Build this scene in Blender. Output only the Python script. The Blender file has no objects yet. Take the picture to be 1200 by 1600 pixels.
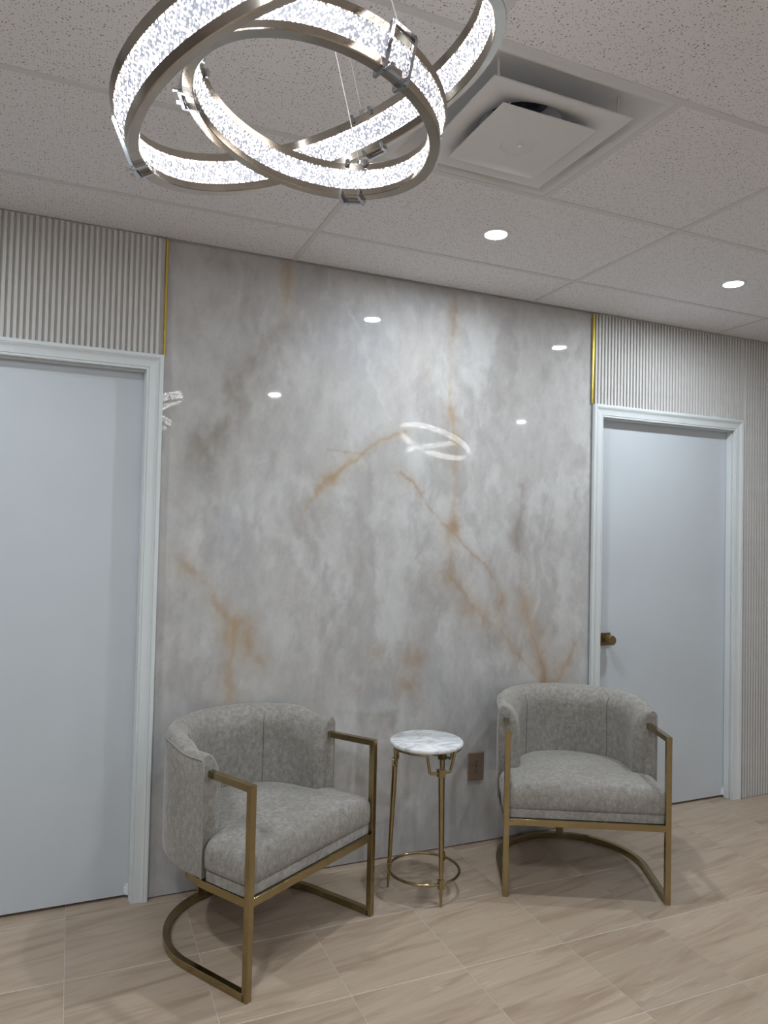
import bpy, bmesh, math, random
import numpy as np
from mathutils import Vector, Matrix

PI = math.pi
scene = bpy.context.scene
COL = scene.collection

# ------------------------------------------------------------------ camera, world, exposure
CAM_POS = (-0.2375, -2.9675, 1.4473)
cam_data = bpy.data.cameras.new('camera')
cam_data.sensor_fit = 'VERTICAL'
cam_data.sensor_height = 24.0
cam_data.lens = 1131.354 / 1600.0 * 24.0
cam_data.clip_start = 0.02
cam = bpy.data.objects.new('camera', cam_data)
COL.objects.link(cam)
cr = Vector((0.91816798, -0.39556348, 0.02229562))
cu = Vector((-0.03152766, -0.01685271, 0.99936079))
cf = Vector((0.3949349, 0.91828401, 0.02794481))
cam.matrix_world = Matrix(((cr.x, cu.x, -cf.x, CAM_POS[0]), (cr.y, cu.y, -cf.y, CAM_POS[1]),
                           (cr.z, cu.z, -cf.z, CAM_POS[2]), (0, 0, 0, 1)))
scene.camera = cam

world = bpy.data.worlds.new('world')
scene.world = world
world.use_nodes = True
world.node_tree.nodes['Background'].inputs[0].default_value = (0.0, 0.0, 0.0, 1)
world.node_tree.nodes['Background'].inputs[1].default_value = 0.0

scene.view_settings.view_transform = 'Standard'
scene.view_settings.look = 'None'
scene.view_settings.gamma = 1.0
scene.view_settings.use_curve_mapping = False
scene.view_settings.exposure = 0.0
try:
    scene.cycles.use_denoising = True
    scene.cycles.max_bounces = 10
    scene.cycles.diffuse_bounces = 6
    scene.cycles.sample_clamp_indirect = 6.0
    scene.cycles.caustics_reflective = False
    scene.cycles.caustics_refractive = False
except Exception:
    pass

LAMP_L = 900.0          # radiance of the ceiling downlight lenses
RING_L = 22.0            # radiance of the brightest crystal facets
H = 2.597               # ceiling height
# downlight positions (x, y)
DOWNLIGHTS = [(1.216, -0.612), (2.452, -0.622), (1.31, -3.02), (3.90, -3.17),
              (-1.10, -0.85), (-1.05, -3.15), (-0.40, -4.30), (-0.60, -2.25)]  # unseen lamps added to lift the light on the left

# ------------------------------------------------------------------ mesh helpers
class MB:
    def __init__(s):
        s.v = []; s.f = []; s.uv = None
    def add(s, verts, faces):
        n = len(s.v)
        s.v += [tuple(p) for p in verts]
        s.f += [tuple(i + n for i in f) for f in faces]
        return s
    def box(s, a, b):
        (x0, y0, z0), (x1, y1, z1) = a, b
        x0, x1 = min(x0, x1), max(x0, x1); y0, y1 = min(y0, y1), max(y0, y1); z0, z1 = min(z0, z1), max(z0, z1)
        return s.add([(x0, y0, z0), (x1, y0, z0), (x1, y1, z0), (x0, y1, z0), (x0, y0, z1), (x1, y0, z1), (x1, y1, z1), (x0, y1, z1)],
                     [(0, 3, 2, 1), (4, 5, 6, 7), (0, 1, 5, 4), (1, 2, 6, 5), (2, 3, 7, 6), (3, 0, 4, 7)])
    def loft(s, rings, closed_ring=True, closed_path=False, cap=True):
        n = len(rings[0]); base = len(s.v); m = len(rings)
        for r in rings: s.v += [tuple(p) for p in r]
        for i in range(m if closed_path else m - 1):
            j = (i + 1) % m
            for k in range(n if closed_ring else n - 1):
                l = (k + 1) % n
                s.f.append((base + i * n + k, base + i * n + l, base + j * n + l, base + j * n + k))
        if cap and not closed_path:
            s.f.append(tuple(base + k for k in reversed(range(n))))
            s.f.append(tuple(base + (m - 1) * n + k for k in range(n)))
        return s
    def sweep(s, pts, prof, up=(0, 0, 1), closed=False, cap=True):
        """sweep a 2D profile (side, up) along pts with mitred corners; side = tangent x up"""
        pts = [Vector(p) for p in pts]; up = Vector(up); n = len(pts); rings = []
        for i, p in enumerate(pts):
            if closed:
                a, b = pts[i - 1], pts[(i + 1) % n]
            else:
                a, b = pts[max(i - 1, 0)], pts[min(i + 1, n - 1)]
            d0 = (p - a).normalized() if (p - a).length > 1e-9 else None
            d1 = (b - p).normalized() if (b - p).length > 1e-9 else None
            if d0 is None: d0 = d1
            if d1 is None: d1 = d0
            t = (d0 + d1).normalized()
            side = t.cross(up).normalized(); u2 = side.cross(t).normalized()
            k = 1.0 / max(0.3, d0.dot(t))
            bend = (d1 - d0)
            sb = abs(bend.dot(side)); ub = abs(bend.dot(u2))
            ks, ku = (k, 1) if sb >= ub else (1, k)
            rings.append([p + side * (x * ks) + u2 * (y * ku) for x, y in prof])
        return s.loft(rings, True, closed, cap)
    def tube(s, pts, r, n=10, closed=False, up=(0, 0, 1)):
        rr = r if hasattr(r, '__len__') else [r] * len(pts)
        pts = [Vector(p) for p in pts]; m = len(pts); rings = []
        t0 = (pts[1] - pts[0]).normalized()
        ref = Vector(up)
        if abs(t0.dot(ref)) > 0.9: ref = Vector((1, 0, 0)) if abs(t0.x) < 0.9 else Vector((0, 1, 0))
        nrm = (ref - t0 * ref.dot(t0)).normalized()
        for i in range(m):
            if closed: t = (pts[(i + 1) % m] - pts[i - 1]).normalized()
            else: t = (pts[min(i + 1, m - 1)] - pts[max(i - 1, 0)]).normalized()
            nrm = (nrm - t * nrm.dot(t)).normalized(); bn = t.cross(nrm)
            rings.append([pts[i] + (nrm * math.cos(2 * PI * k / n) + bn * math.sin(2 * PI * k / n)) * rr[i] for k in range(n)])
        return s.loft(rings, True, closed, not closed)
    def lathe(s, prof, n=32, c=(0, 0, 0)):
        rings = []
        for k in range(n):
            a = 2 * PI * k / n
            rings.append([(c[0] + r * math.cos(a), c[1] + r * math.sin(a), c[2] + z) for r, z in prof])
        return s.loft(rings, False, True, False)
    def mesh(s, name, mat, smooth=35, weld=False):
        me = bpy.data.meshes.new(name)
        me.from_pydata(s.v, [], s.f)
        bm = bmesh.new(); bm.from_mesh(me)
        if weld: bmesh.ops.remove_doubles(bm, verts=bm.verts, dist=1e-5)
        bmesh.ops.recalc_face_normals(bm, faces=bm.faces)
        bm.to_mesh(me); bm.free()
        if mat: me.materials.append(mat)
        if smooth:
            me.shade_smooth()
            me.set_sharp_from_angle(angle=math.radians(smooth))
        return me
    def build(s, name, mat, parent=None, smooth=35, bevel=0, weld=False, loc=None):
        o = bpy.data.objects.new(name, s.mesh(name, mat, smooth, weld))
        COL.objects.link(o)
        if parent: o.parent = parent
        if loc: o.location = loc
        if bevel:
            b = o.modifiers.new('bevel', 'BEVEL'); b.width = bevel; b.segments = 2; b.limit_method = 'ANGLE'
            b.angle_limit = math.radians(40)
        return o

def tag(o, label=None, cat=None, group=None, kind=None):
    if label: o['label'] = label
    if cat: o['category'] = cat
    if group: o['group'] = group
    if kind: o['kind'] = kind
    return o
def empty(name, loc=(0, 0, 0), rz=0, parent=None):
    o = bpy.data.objects.new(name, None); COL.objects.link(o)
    o.location = loc; o.rotation_euler = (0, 0, rz); o.empty_display_size = 0.1
    if parent: o.parent = parent
    return o
def link_copy(o, parent, loc=None):
    c = o.copy(); COL.objects.link(c); c.parent = parent
    if loc is not None: c.location = loc
    return c
def copy_tree(o, parent=None):
    c = o.copy(); COL.objects.link(c); c.parent = parent
    for ch in list(o.children): copy_tree(ch, c)
    return c
def rect(w, h): return [(-w / 2, -h / 2), (w / 2, -h / 2), (w / 2, h / 2), (-w / 2, h / 2)]

# ------------------------------------------------------------------ materials
def new_mat(name):
    m = bpy.data.materials.new(name); m.use_nodes = True
    nt = m.node_tree
    return m, nt, nt.nodes['Principled BSDF']
def N(nt, t, **kw):
    n = nt.nodes.new(t)
    for k, v in kw.items(): setattr(n, k, v)
    return n
def mathn(nt, op, a, b=None, c=None):
    n = N(nt, 'ShaderNodeMath', operation=op)
    for i, x in enumerate((a, b, c)):
        if x is None: continue
        if isinstance(x, (int, float)): n.inputs[i].default_value = x
        else: nt.links.new(x, n.inputs[i])
    return n.outputs[0]
def ramp(nt, fac, stops):
    r = N(nt, 'ShaderNodeValToRGB'); e = r.color_ramp.elements
    while len(e) < len(stops): e.new(0.5)
    for i, (p, c) in enumerate(stops):
        e[i].position = p; e[i].color = (c[0], c[1], c[2], 1)
    nt.links.new(fac, r.inputs[0])
    return r.outputs[0]
def noise(nt, vec, scale, detail=3, rough=0.5, dist=0):
    n = N(nt, 'ShaderNodeTexNoise'); n.inputs['Scale'].default_value = scale
    n.inputs['Detail'].default_value = detail; n.inputs['Roughness'].default_value = rough
    n.inputs['Distortion'].default_value = dist
    if vec is not None: nt.links.new(vec, n.inputs['Vector'])
    return n.outputs['Fac']
def mapping(nt, vec, scale=(1, 1, 1), rot=(0, 0, 0), loc=None):
    m = N(nt, 'ShaderNodeMapping'); m.inputs['Scale'].default_value = scale; m.inputs['Rotation'].default_value = rot
    nt.links.new(vec, m.inputs['Vector'])
    if loc is not None: nt.links.new(loc, m.inputs['Location'])
    return m.outputs[0]
def objco(nt): return N(nt, 'ShaderNodeTexCoord').outputs['Object']
def bump(nt, b, h, strength=0.2, dist=0.001):
    n = N(nt, 'ShaderNodeBump'); n.inputs['Strength'].default_value = strength; n.inputs['Distance'].default_value = dist
    nt.links.new(h, n.inputs['Height']); nt.links.new(n.outputs[0], b.inputs['Normal'])
def mixc(nt, fac, a, b, mode='MIX'):
    n = N(nt, 'ShaderNodeMix', data_type='RGBA', blend_type=mode)
    if isinstance(fac, (int, float)): n.inputs[0].default_value = fac
    else: nt.links.new(fac, n.inputs[0])
    for s, x in ((6, a), (7, b)):
        if isinstance(x, tuple): n.inputs[s].default_value = (*x, 1)
        else: nt.links.new(x, n.inputs[s])
    return n.outputs[2]

def plain(name, col, rough=0.5, metal=0.0, grain=0.03, gs=40, spec=0.5):
    m, nt, b = new_mat(name)
    f = noise(nt, objco(nt), gs, 4)
    c0 = tuple(x * (1 - grain) for x in col); c1 = tuple(min(1, x * (1 + grain)) for x in col)
    nt.links.new(ramp(nt, f, [(0.3, c0), (0.7, c1)]), b.inputs['Base Color'])
    b.inputs['Roughness'].default_value = rough; b.inputs['Metallic'].default_value = metal
    b.inputs['Specular IOR Level'].default_value = spec
    return m

M = {}
M['door'] = plain('door_paint', (0.55, 0.595, 0.635), 0.34, grain=0.012, gs=6)
M['casing'] = plain('casing_paint', (0.66, 0.70, 0.715), 0.35, grain=0.01, gs=15)
M['jamb'] = plain('jamb_paint', (0.66, 0.65, 0.62), 0.4, grain=0.015, gs=15)
M['wall_dark'] = plain('bounce_cutting_wall_paint', (0.36, 0.34, 0.33), 0.7, grain=0.02)  # dark tone chosen to dim bounce light on the left ceiling
M['wall'] = plain('wall_paint', (0.74, 0.74, 0.74), 0.7, grain=0.02)
M['flute'] = plain('fluted_panel_laminate', (0.58, 0.57, 0.555), 0.55, grain=0.03, gs=18)
M['tbar'] = plain('ceiling_grid_paint', (0.66, 0.66, 0.67), 0.5, grain=0.01)
M['vent'] = plain('vent_enamel', (0.72, 0.72, 0.73), 0.65, grain=0.01)
M['white_plastic'] = plain('white_plastic', (0.8, 0.82, 0.83), 0.35, grain=0.01)
M['black'] = plain('gap_shade_black', (0.012, 0.012, 0.013), 0.6, grain=0.1)  # black for the shade painted under the doors
M['duct'] = plain('duct_foil', (0.10, 0.11, 0.14), 0.35, metal=0.6, grain=0.2)
M['plenum'] = plain('plenum_dark', (0.25, 0.25, 0.25), 0.8)
M['gold'] = plain('polished_gold_trim', (0.78, 0.60, 0.13), 0.22, metal=1.0, grain=0.03)
M['outlet'] = plain('bronze_outlet_plate', (0.27, 0.20, 0.15), 0.4, metal=0.35, grain=0.06)
M['outlet_dark'] = plain('bronze_outlet_slots', (0.02, 0.015, 0.012), 0.5)
M['knob'] = plain('antique_brass_knob', (0.24, 0.165, 0.07), 0.35, metal=0.85, grain=0.12, gs=90)
M['grout'] = plain('tile_grout', (0.56, 0.51, 0.455), 0.8, grain=0.08, gs=200)
M['rim'] = plain('champagne_chrome_rim', (0.46, 0.41, 0.355), 0.13, metal=1.0, grain=0.05, gs=30)
M['chrome'] = plain('chrome_clip', (0.55, 0.57, 0.62), 0.1, metal=1.0)
M['wire'] = plain('steel_wire', (0.75, 0.75, 0.75), 0.3, metal=0.6)

def brass_mat():
    m, nt, b = new_mat('brushed_antique_brass')
    co = objco(nt)
    f = noise(nt, co, 14, 3, 0.5)
    nt.links.new(ramp(nt, f, [(0.25, (0.33, 0.265, 0.14)), (0.75, (0.39, 0.315, 0.17))]), b.inputs['Base Color'])
    b.inputs['Metallic'].default_value = 1.0
    r = N(nt, 'ShaderNodeMapRange'); r.inputs[3].default_value = 0.12; r.inputs[4].default_value = 0.2
    nt.links.new(f, r.inputs[0]); nt.links.new(r.outputs[0], b.inputs['Roughness'])
    return m
M['brass'] = brass_mat()

def fabric_mat():
    m, nt, b = new_mat('grey_beige_chenille')
    co = objco(nt)
    blot = noise(nt, mapping(nt, co, (1, 1, 0.75)), 60, 5, 0.68)
    big = noise(nt, co, 6, 2, 0.5)
    wv = noise(nt, mapping(nt, co, (60, 60, 480)), 1.0, 2, 0.6)
    wh = noise(nt, mapping(nt, co, (420, 420, 45)), 1.0, 2, 0.6)
    weave = mathn(nt, 'ADD', mathn(nt, 'MULTIPLY', wv, 0.5), mathn(nt, 'MULTIPLY', wh, 0.5))
    f = mathn(nt, 'ADD', mathn(nt, 'MULTIPLY', blot, 0.5), mathn(nt, 'MULTIPLY', weave, 0.52))
    f = mathn(nt, 'ADD', f, mathn(nt, 'MULTIPLY', mathn(nt, 'SUBTRACT', big, 0.5), 0.14))
    c = ramp(nt, f, [(0.36, (0.19, 0.175, 0.155)), (0.52, (0.285, 0.268, 0.245)), (0.68, (0.41, 0.395, 0.375))])
    nt.links.new(c, b.inputs['Base Color'])
    b.inputs['Roughness'].default_value = 0.85
    b.inputs['Sheen Weight'].default_value = 0.35
    b.inputs['Sheen Roughness'].default_value = 0.4
    b.inputs['Specular IOR Level'].default_value = 0.2
    bump(nt, b, mathn(nt, 'ADD', weave, mathn(nt, 'MULTIPLY', blot, 0.6)), 0.45, 0.002)
    return m
M['fabric'] = fabric_mat()
M['piping'] = plain('fabric_piping', (0.30, 0.28, 0.25), 0.85, grain=0.15, gs=200, spec=0.2)
M['seam'] = plain('fabric_seam', (0.17, 0.155, 0.135), 0.9, grain=0.15, gs=200, spec=0.1)

def ceiling_tile_mat():
    m, nt, b = new_mat('fissured_mineral_tile')
    co = N(nt, 'ShaderNodeTexCoord').outputs['Object']
    inf = N(nt, 'ShaderNodeObjectInfo')
    off = N(nt, 'ShaderNodeVectorMath', operation='SCALE'); nt.links.new(inf.outputs['Location'], off.inputs[0]); off.inputs['Scale'].default_value = 1.37
    ad = N(nt, 'ShaderNodeVectorMath', operation='ADD'); nt.links.new(co, ad.inputs[0]); nt.links.new(off.outputs[0], ad.inputs[1])
    masks = []
    for sc, th, dens in ((85, 0.17, 0.34), (135, 0.20, 0.40)):
        warp = N(nt, 'ShaderNodeTexNoise'); warp.inputs['Scale'].default_value = sc * 0.8; nt.links.new(ad.outputs[0], warp.inputs['Vector'])
        wsc = N(nt, 'ShaderNodeVectorMath', operation='SCALE'); nt.links.new(warp.outputs['Color'], wsc.inputs[0]); wsc.inputs['Scale'].default_value = 0.012 * 75 / sc
        a2 = N(nt, 'ShaderNodeVectorMath', operation='ADD'); nt.links.new(ad.outputs[0], a2.inputs[0]); nt.links.new(wsc.outputs[0], a2.inputs[1])
        v = N(nt, 'ShaderNodeTexVoronoi', voronoi_dimensions='2D'); v.inputs['Scale'].default_value = sc
        nt.links.new(a2.outputs[0], v.inputs['Vector'])
        sep = N(nt, 'ShaderNodeSeparateColor'); nt.links.new(v.outputs['Color'], sep.inputs[0])
        pick = mathn(nt, 'LESS_THAN', sep.outputs[0], dens)
        dot = mathn(nt, 'LESS_THAN', v.outputs['Distance'], mathn(nt, 'ADD', mathn(nt, 'MULTIPLY', sep.outputs[1], 0.14), th - 0.10))
        masks.append(mathn(nt, 'MULTIPLY', pick, dot))
    mk = mathn(nt, 'MAXIMUM', masks[0], masks[1])
    g = noise(nt, ad.outputs[0], 300, 2)
    base = ramp(nt, g, [(0.3, (0.77, 0.765, 0.79)), (0.7, (0.84, 0.835, 0.86))])
    nt.links.new(mixc(nt, mk, base, (0.36, 0.34, 0.34)), b.inputs['Base Color'])  # shade inside the pinholes painted as dark dots
    b.inputs['Roughness'].default_value = 0.9; b.inputs['Specular IOR Level'].default_value = 0.1
    bump(nt, b, mathn(nt, 'SUBTRACT', mathn(nt, 'MULTIPLY', g, 0.2), mk), 0.5, 0.002)
    return m
M['ctile'] = ceiling_tile_mat()

def floor_tile_mat():
    m, nt, b = new_mat('striated_beige_porcelain')
    co = objco(nt)
    inf = N(nt, 'ShaderNodeObjectInfo')
    cmb = N(nt, 'ShaderNodeCombineXYZ')
    nt.links.new(mathn(nt, 'MULTIPLY', inf.outputs['Random'], 37.0), cmb.inputs[0])
    nt.links.new(mathn(nt, 'MULTIPLY', inf.outputs['Random'], 91.0), cmb.inputs[1])
    nt.links.new(mathn(nt, 'MULTIPLY', inf.outputs['Random'], 53.0), cmb.inputs[2])
    p = mapping(nt, co, (1, 1, 1), (0, 0, -0.13))
    p = mapping(nt, p, (1.5, 13, 1), (0, 0, 0), cmb.outputs[0])
    f = noise(nt, p, 1.2, 4, 0.55, 0.9)
    f2 = noise(nt, p, 3.0, 5, 0.6, 0.5)
    c = ramp(nt, f, [(0.30, (0.325, 0.24, 0.17)), (0.44, (0.405, 0.31, 0.23)), (0.56, (0.455, 0.36, 0.275)), (0.70, (0.42, 0.325, 0.24))])
    lt = ramp(nt, f2, [(0.60, (0, 0, 0)), (0.68, (1, 1, 1)), (0.78, (0.2, 0.2, 0.2))])
    c = mixc(nt, mathn(nt, 'MULTIPLY', lt, 0.30), c, (0.66, 0.58, 0.49))
    dk = ramp(nt, f2, [(0.28, (1, 1, 1)), (0.42, (0, 0, 0))])
    c = mixc(nt, mathn(nt, 'MULTIPLY', dk, 0.35), c, (0.27, 0.20, 0.145))
    tint = mathn(nt, 'ADD', mathn(nt, 'MULTIPLY', inf.outputs['Random'], 0.10), 0.95)
    tc = N(nt, 'ShaderNodeCombineColor')
    for i in range(3): nt.links.new(tint, tc.inputs[i])
    c = mixc(nt, 1.0, c, tc.outputs[0], 'MULTIPLY')
    nt.links.new(c, b.inputs['Base Color'])
    b.inputs['Roughness'].default_value = 0.42
    return m
M['ftile'] = floor_tile_mat()

def marble_wall_mat():
    m, nt, b = new_mat('polished_onyx_marble')
    at = N(nt, 'ShaderNodeAttribute'); at.attribute_name = 'stone'
    co = objco(nt)
    f = noise(nt, mapping(nt, co, (1, 1, 0.55)), 22, 6, 0.65, 0.4)
    g = N(nt, 'ShaderNodeMapRange'); g.inputs[1].default_value = 0.3; g.inputs[2].default_value = 0.7
    g.inputs[3].default_value = 0.93; g.inputs[4].default_value = 1.07
    nt.links.new(f, g.inputs[0])
    tc = N(nt, 'ShaderNodeCombineColor')
    for i in range(3): nt.links.new(g.outputs[0], tc.inputs[i])
    nt.links.new(mixc(nt, 1.0, at.outputs['Color'], tc.outputs[0], 'MULTIPLY'), b.inputs['Base Color'])
    b.inputs['Roughness'].default_value = 0.025
    b.inputs['IOR'].default_value = 1.75
    return m
M['onyx'] = marble_wall_mat()

def white_marble_mat():
    m, nt, b = new_mat('white_marble_grey_veins')
    co = objco(nt)
    p = mapping(nt, co, (7, 13, 9), (0, 0, 0.5))
    f = noise(nt, p, 1.3, 7, 0.66, 1.0)
    c = ramp(nt, f, [(0.30, (0.36, 0.38, 0.41)), (0.46, (0.66, 0.68, 0.70)), (0.56, (0.84, 0.85, 0.86)), (0.7, (0.90, 0.90, 0.90))])
    nt.links.new(c, b.inputs['Base Color']); b.inputs['Roughness'].default_value = 0.2
    return m
M['wmarble'] = white_marble_mat()

def lens_mat():
    m, nt, b = new_mat('downlight_lens')
    b.inputs['Base Color'].default_value = (0.9, 0.9, 0.9, 1)
    f = noise(nt, objco(nt), 20, 1)
    nt.links.new(ramp(nt, f, [(0.3, (0.86, 0.94, 1.0)), (0.7, (0.88, 0.95, 1.0))]), b.inputs['Emission Color'])
    b.inputs['Emission Strength'].default_value = LAMP_L
    return m
M['lens'] = lens_mat()

def crystal_mat():
    """acrylic band lit from inside: cut diamond facets, each throwing a different share of the light"""
    m, nt, b = new_mat('lit_cut_crystal_acrylic')
    uv = N(nt, 'ShaderNodeTexCoord').outputs['UV']
    sep = N(nt, 'ShaderNodeSeparateXYZ'); nt.links.new(uv, sep.inputs[0])
    wob = N(nt, 'ShaderNodeTexNoise'); wob.inputs['Scale'].default_value = 55; wob.inputs['Detail'].default_value = 2
    nt.links.new(uv, wob.inputs['Vector'])
    ws = N(nt, 'ShaderNodeSeparateColor'); nt.links.new(wob.outputs['Color'], ws.inputs[0])
    u = mathn(nt, 'ADD', sep.outputs[0], mathn(nt, 'MULTIPLY', mathn(nt, 'SUBTRACT', ws.outputs[0], 0.5), 0.005))
    v = mathn(nt, 'ADD', sep.outputs[1], mathn(nt, 'MULTIPLY', mathn(nt, 'SUBTRACT', ws.outputs[1], 0.5), 0.005))
    K = 135.0
    a = mathn(nt, 'MULTIPLY', mathn(nt, 'ADD', u, mathn(nt, 'MULTIPLY', v, 0.75)), K)
    c = mathn(nt, 'MULTIPLY', mathn(nt, 'SUBTRACT', u, mathn(nt, 'MULTIPLY', v, 0.75)), K)
    la = mathn(nt, 'ABSOLUTE', mathn(nt, 'SUBTRACT', mathn(nt, 'FRACT', a), 0.5))
    lc = mathn(nt, 'ABSOLUTE', mathn(nt, 'SUBTRACT', mathn(nt, 'FRACT', c), 0.5))
    edge = mathn(nt, 'MAXIMUM', la, lc)               # 0.5 on the grooves
    cell = N(nt, 'ShaderNodeCombineXYZ')
    nt.links.new(mathn(nt, 'FLOOR', mathn(nt, 'MULTIPLY', a, 2)), cell.inputs[0]); nt.links.new(mathn(nt, 'FLOOR', mathn(nt, 'MULTIPLY', c, 2)), cell.inputs[1])
    wn = N(nt, 'ShaderNodeTexWhiteNoise', noise_dimensions='2D'); nt.links.new(cell.outputs[0], wn.inputs['Vector'])
    groove = mathn(nt, 'MULTIPLY', mathn(nt, 'GREATER_THAN', edge, 0.38), 0.95)
    lev = mathn(nt, 'SUBTRACT', wn.outputs['Value'], mathn(nt, 'MULTIPLY', groove, wob.outputs['Fac']))
    hgt = sep.outputs[1]                              # LEDs run along both rims: brighter near them
    rim = mathn(nt, 'POWER', mathn(nt, 'ABSOLUTE', mathn(nt, 'MULTIPLY', hgt, 1 / 0.0215)), 6)
    lev = mathn(nt, 'ADD', lev, mathn(nt, 'MULTIPLY', rim, 0.40))
    col = ramp(nt, lev, [(0.0, (0.40, 0.43, 0.58)), (0.30, (0.56, 0.57, 0.66)), (0.52, (0.80, 0.78, 0.78)), (0.75, (1.0, 0.97, 0.93))])
    st = N(nt, 'ShaderNodeMapRange'); st.inputs[1].default_value = 0.0; st.inputs[2].default_value = 0.9
    st.inputs[3].default_value = 0.0; st.inputs[4].default_value = 1.0
    nt.links.new(lev, st.inputs[0])
    pw = mathn(nt, 'ADD', mathn(nt, 'MULTIPLY', mathn(nt, 'POWER', st.outputs[0], 6.0), RING_L), 0.55)
    nt.links.new(col, b.inputs['Emission Color']); nt.links.new(pw, b.inputs['Emission Strength'])
    b.inputs['Base Color'].default_value = (0.25, 0.25, 0.27, 1); b.inputs['Roughness'].default_value = 0.12
    return m
M['crystal'] = crystal_mat()

# ------------------------------------------------------------------ setting: extents
XL, XR, YB = -2.2, 5.2, -4.8            # room left, right, back
DL0, DL1 = -0.915, 0.012                # left door: inner edges of the casing
DR0, DR1 = 2.253, 3.180                 # right door
CW = 0.063                              # casing width
DZ = 2.064                              # casing inner top edge
TOPZ = DZ + CW

# floor: grout bed and the tiles on it
floor = MB().box((XL, YB, -0.12), (XR, 0.16, -0.0013)).build('floor', M['grout'], smooth=0)
tag(floor, 'beige striated porcelain tile floor with thin pale grout', 'floor', kind='structure')
px, py = 0.4047, 0.3977
cols = [-0.1995 + px * i for i in range(-6, 15)]
cols[6] -= 0.016
cols = [c for c in cols if XL < c < XR]; cols = [XL] + cols + [XR]
rows = [-0.4286 + py * j for j in range(-11, 2)]
rows = [r for r in rows if YB < r < 0.1]; rows = [YB] + rows + [0.155]
meshes = {}
rt = random.Random(4)
for i in range(len(cols) - 1):
    for j in range(len(rows) - 1):
        w, d = cols[i + 1] - cols[i], rows[j + 1] - rows[j]
        key = (round(w, 3), round(d, 3))
        if key not in meshes:
            a, c, e = w / 2 - 0.0011, d / 2 - 0.0019, 0.0008
            mb = MB().loft([[(-a, -c, -0.009), (a, -c, -0.009), (a, c, -0.009), (-a, c, -0.009)],
                            [(-a, -c, -e), (a, -c, -e), (a, c, -e), (-a, c, -e)],
                            [(-a + e, -c + e, 0), (a - e, -c + e, 0), (a - e, c - e, 0), (-a + e, c - e, 0)]])
            meshes[key] = mb.mesh('floor_tile', M['ftile'], 0)
        t = bpy.data.objects.new('floor_tile', meshes[key]); COL.objects.link(t); t.parent = floor
        t.location = ((cols[i] + cols[i + 1]) / 2, (rows[j] + rows[j + 1]) / 2, rt.uniform(-0.0004, 0.0))

# walls
fw = MB()
fw.box((XL - 0.15, 0.012, 0), (DL0 - 0.02, 0.16, H + 0.32))
fw.box((DL0 - 0.02, 0.012, DZ + 0.02), (DL1 + 0.02, 0.16, H + 0.32))
fw.box((DL1 + 0.02, 0.022, 0), (DR0 - 0.02, 0.16, H + 0.32))
fw.box((DR0 - 0.02, 0.012, DZ + 0.02), (DR1 + 0.02, 0.16, H + 0.32))
fw.box((DR1 + 0.02, 0.012, 0), (XR + 0.15, 0.16, H + 0.32))
wall_front = tag(fw.build('wall_front', M['wall'], smooth=0), 'feature wall of polished stone and fluted panels between two white doors', 'wall', kind='structure')
for nm, a, b2, lb in (('wall_left', (XL - 0.15, YB - 0.15, 0), (XL, 0.012, H + 0.32), 'wall to the left, outside the view, darkened to cut bounce light on the ceiling'),
                  ('wall_right', (XR, YB - 0.15, 0), (XR + 0.15, 0.012, H + 0.32), 'plain painted wall to the right, outside the view'),
                  ('wall_back', (XL, YB - 0.15, 0), (XR, YB, H + 0.32), 'plain painted wall behind the viewer')):
    tag(MB().box(a, b2).build(nm, M['wall_dark'] if nm == 'wall_left' else M['wall'], smooth=0), lb, 'wall', kind='structure')

# fluted cladding: a backing panel with every rib a piece of its own
PITCH = 0.0209
slat_mesh = {}
def fluted(x0, x1, z0, z1, start):
    p = MB().box((x0, 0.005, z0), (x1, 0.0118, z1)).build('fluted_panel', M['flute'], wall_front, smooth=0)
    key = round(z1 - z0, 3)
    if key not in slat_mesh:
        hh = z1 - z0; w, bk, e = 0.0060, 0.0061, 0.0009
        prof = [(-bk, 0.0053), (-w, -0.0047), (-w + e, -0.0058), (w - e, -0.0058), (w, -0.0047), (bk, 0.0053)]
        slat_mesh[key] = MB().loft([[(x, y, 0) for x, y in prof], [(x, y, hh) for x, y in prof]]).mesh('slat', M['flute'], 0)
    x = start
    while x < x1 - 0.007:
        if x > x0 + 0.007:
            s = bpy.data.objects.new('slat', slat_mesh[key]); COL.objects.link(s); s.parent = p
            s.location = (x, 0, z0)
        x += PITCH
ZT = H - 0.005
S0 = -0.501 - 30 * PITCH + 0.0055
fluted(DL0 - CW, 0.070, TOPZ + 0.001, ZT, S0)
fluted(XL + 0.001, DL0 - CW - 0.001, 0.002, ZT, S0 - 60 * PITCH)
fluted(2.194, DR1 + CW, TOPZ + 0.001, ZT, 2.203)
fluted(DR1 + CW + 0.001, XR - 0.001, 0.002, ZT, 2.203 + 50 * PITCH)
# gold edge strips between the fluted panels and the stone
for k, (x0, x1, lb) in enumerate(((0.0705, 0.0815, 'polished gold edge strip left of the stone wall above the door'),
                                  (2.1805, 2.1925, 'polished gold edge strip right of the stone wall above the door'))):
    g = MB().sweep([(0, 0, TOPZ + 0.002), (0, 0, ZT)], [(-(x1 - x0) / 2, 0.0), (-(x1 - x0) / 2, 0.008), (-(x1 - x0) / 2 + 0.002, 0.0105), ((x1 - x0) / 2 - 0.002, 0.0105), ((x1 - x0) / 2, 0.008), ((x1 - x0) / 2, 0.0)], up=(0, -1, 0))
    o = g.build('trim_%d' % (k + 1), M['gold'], smooth=0, loc=((x0 + x1) / 2, 0.0045, 0))
    tag(o, lb, 'trim', kind='structure')

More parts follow.
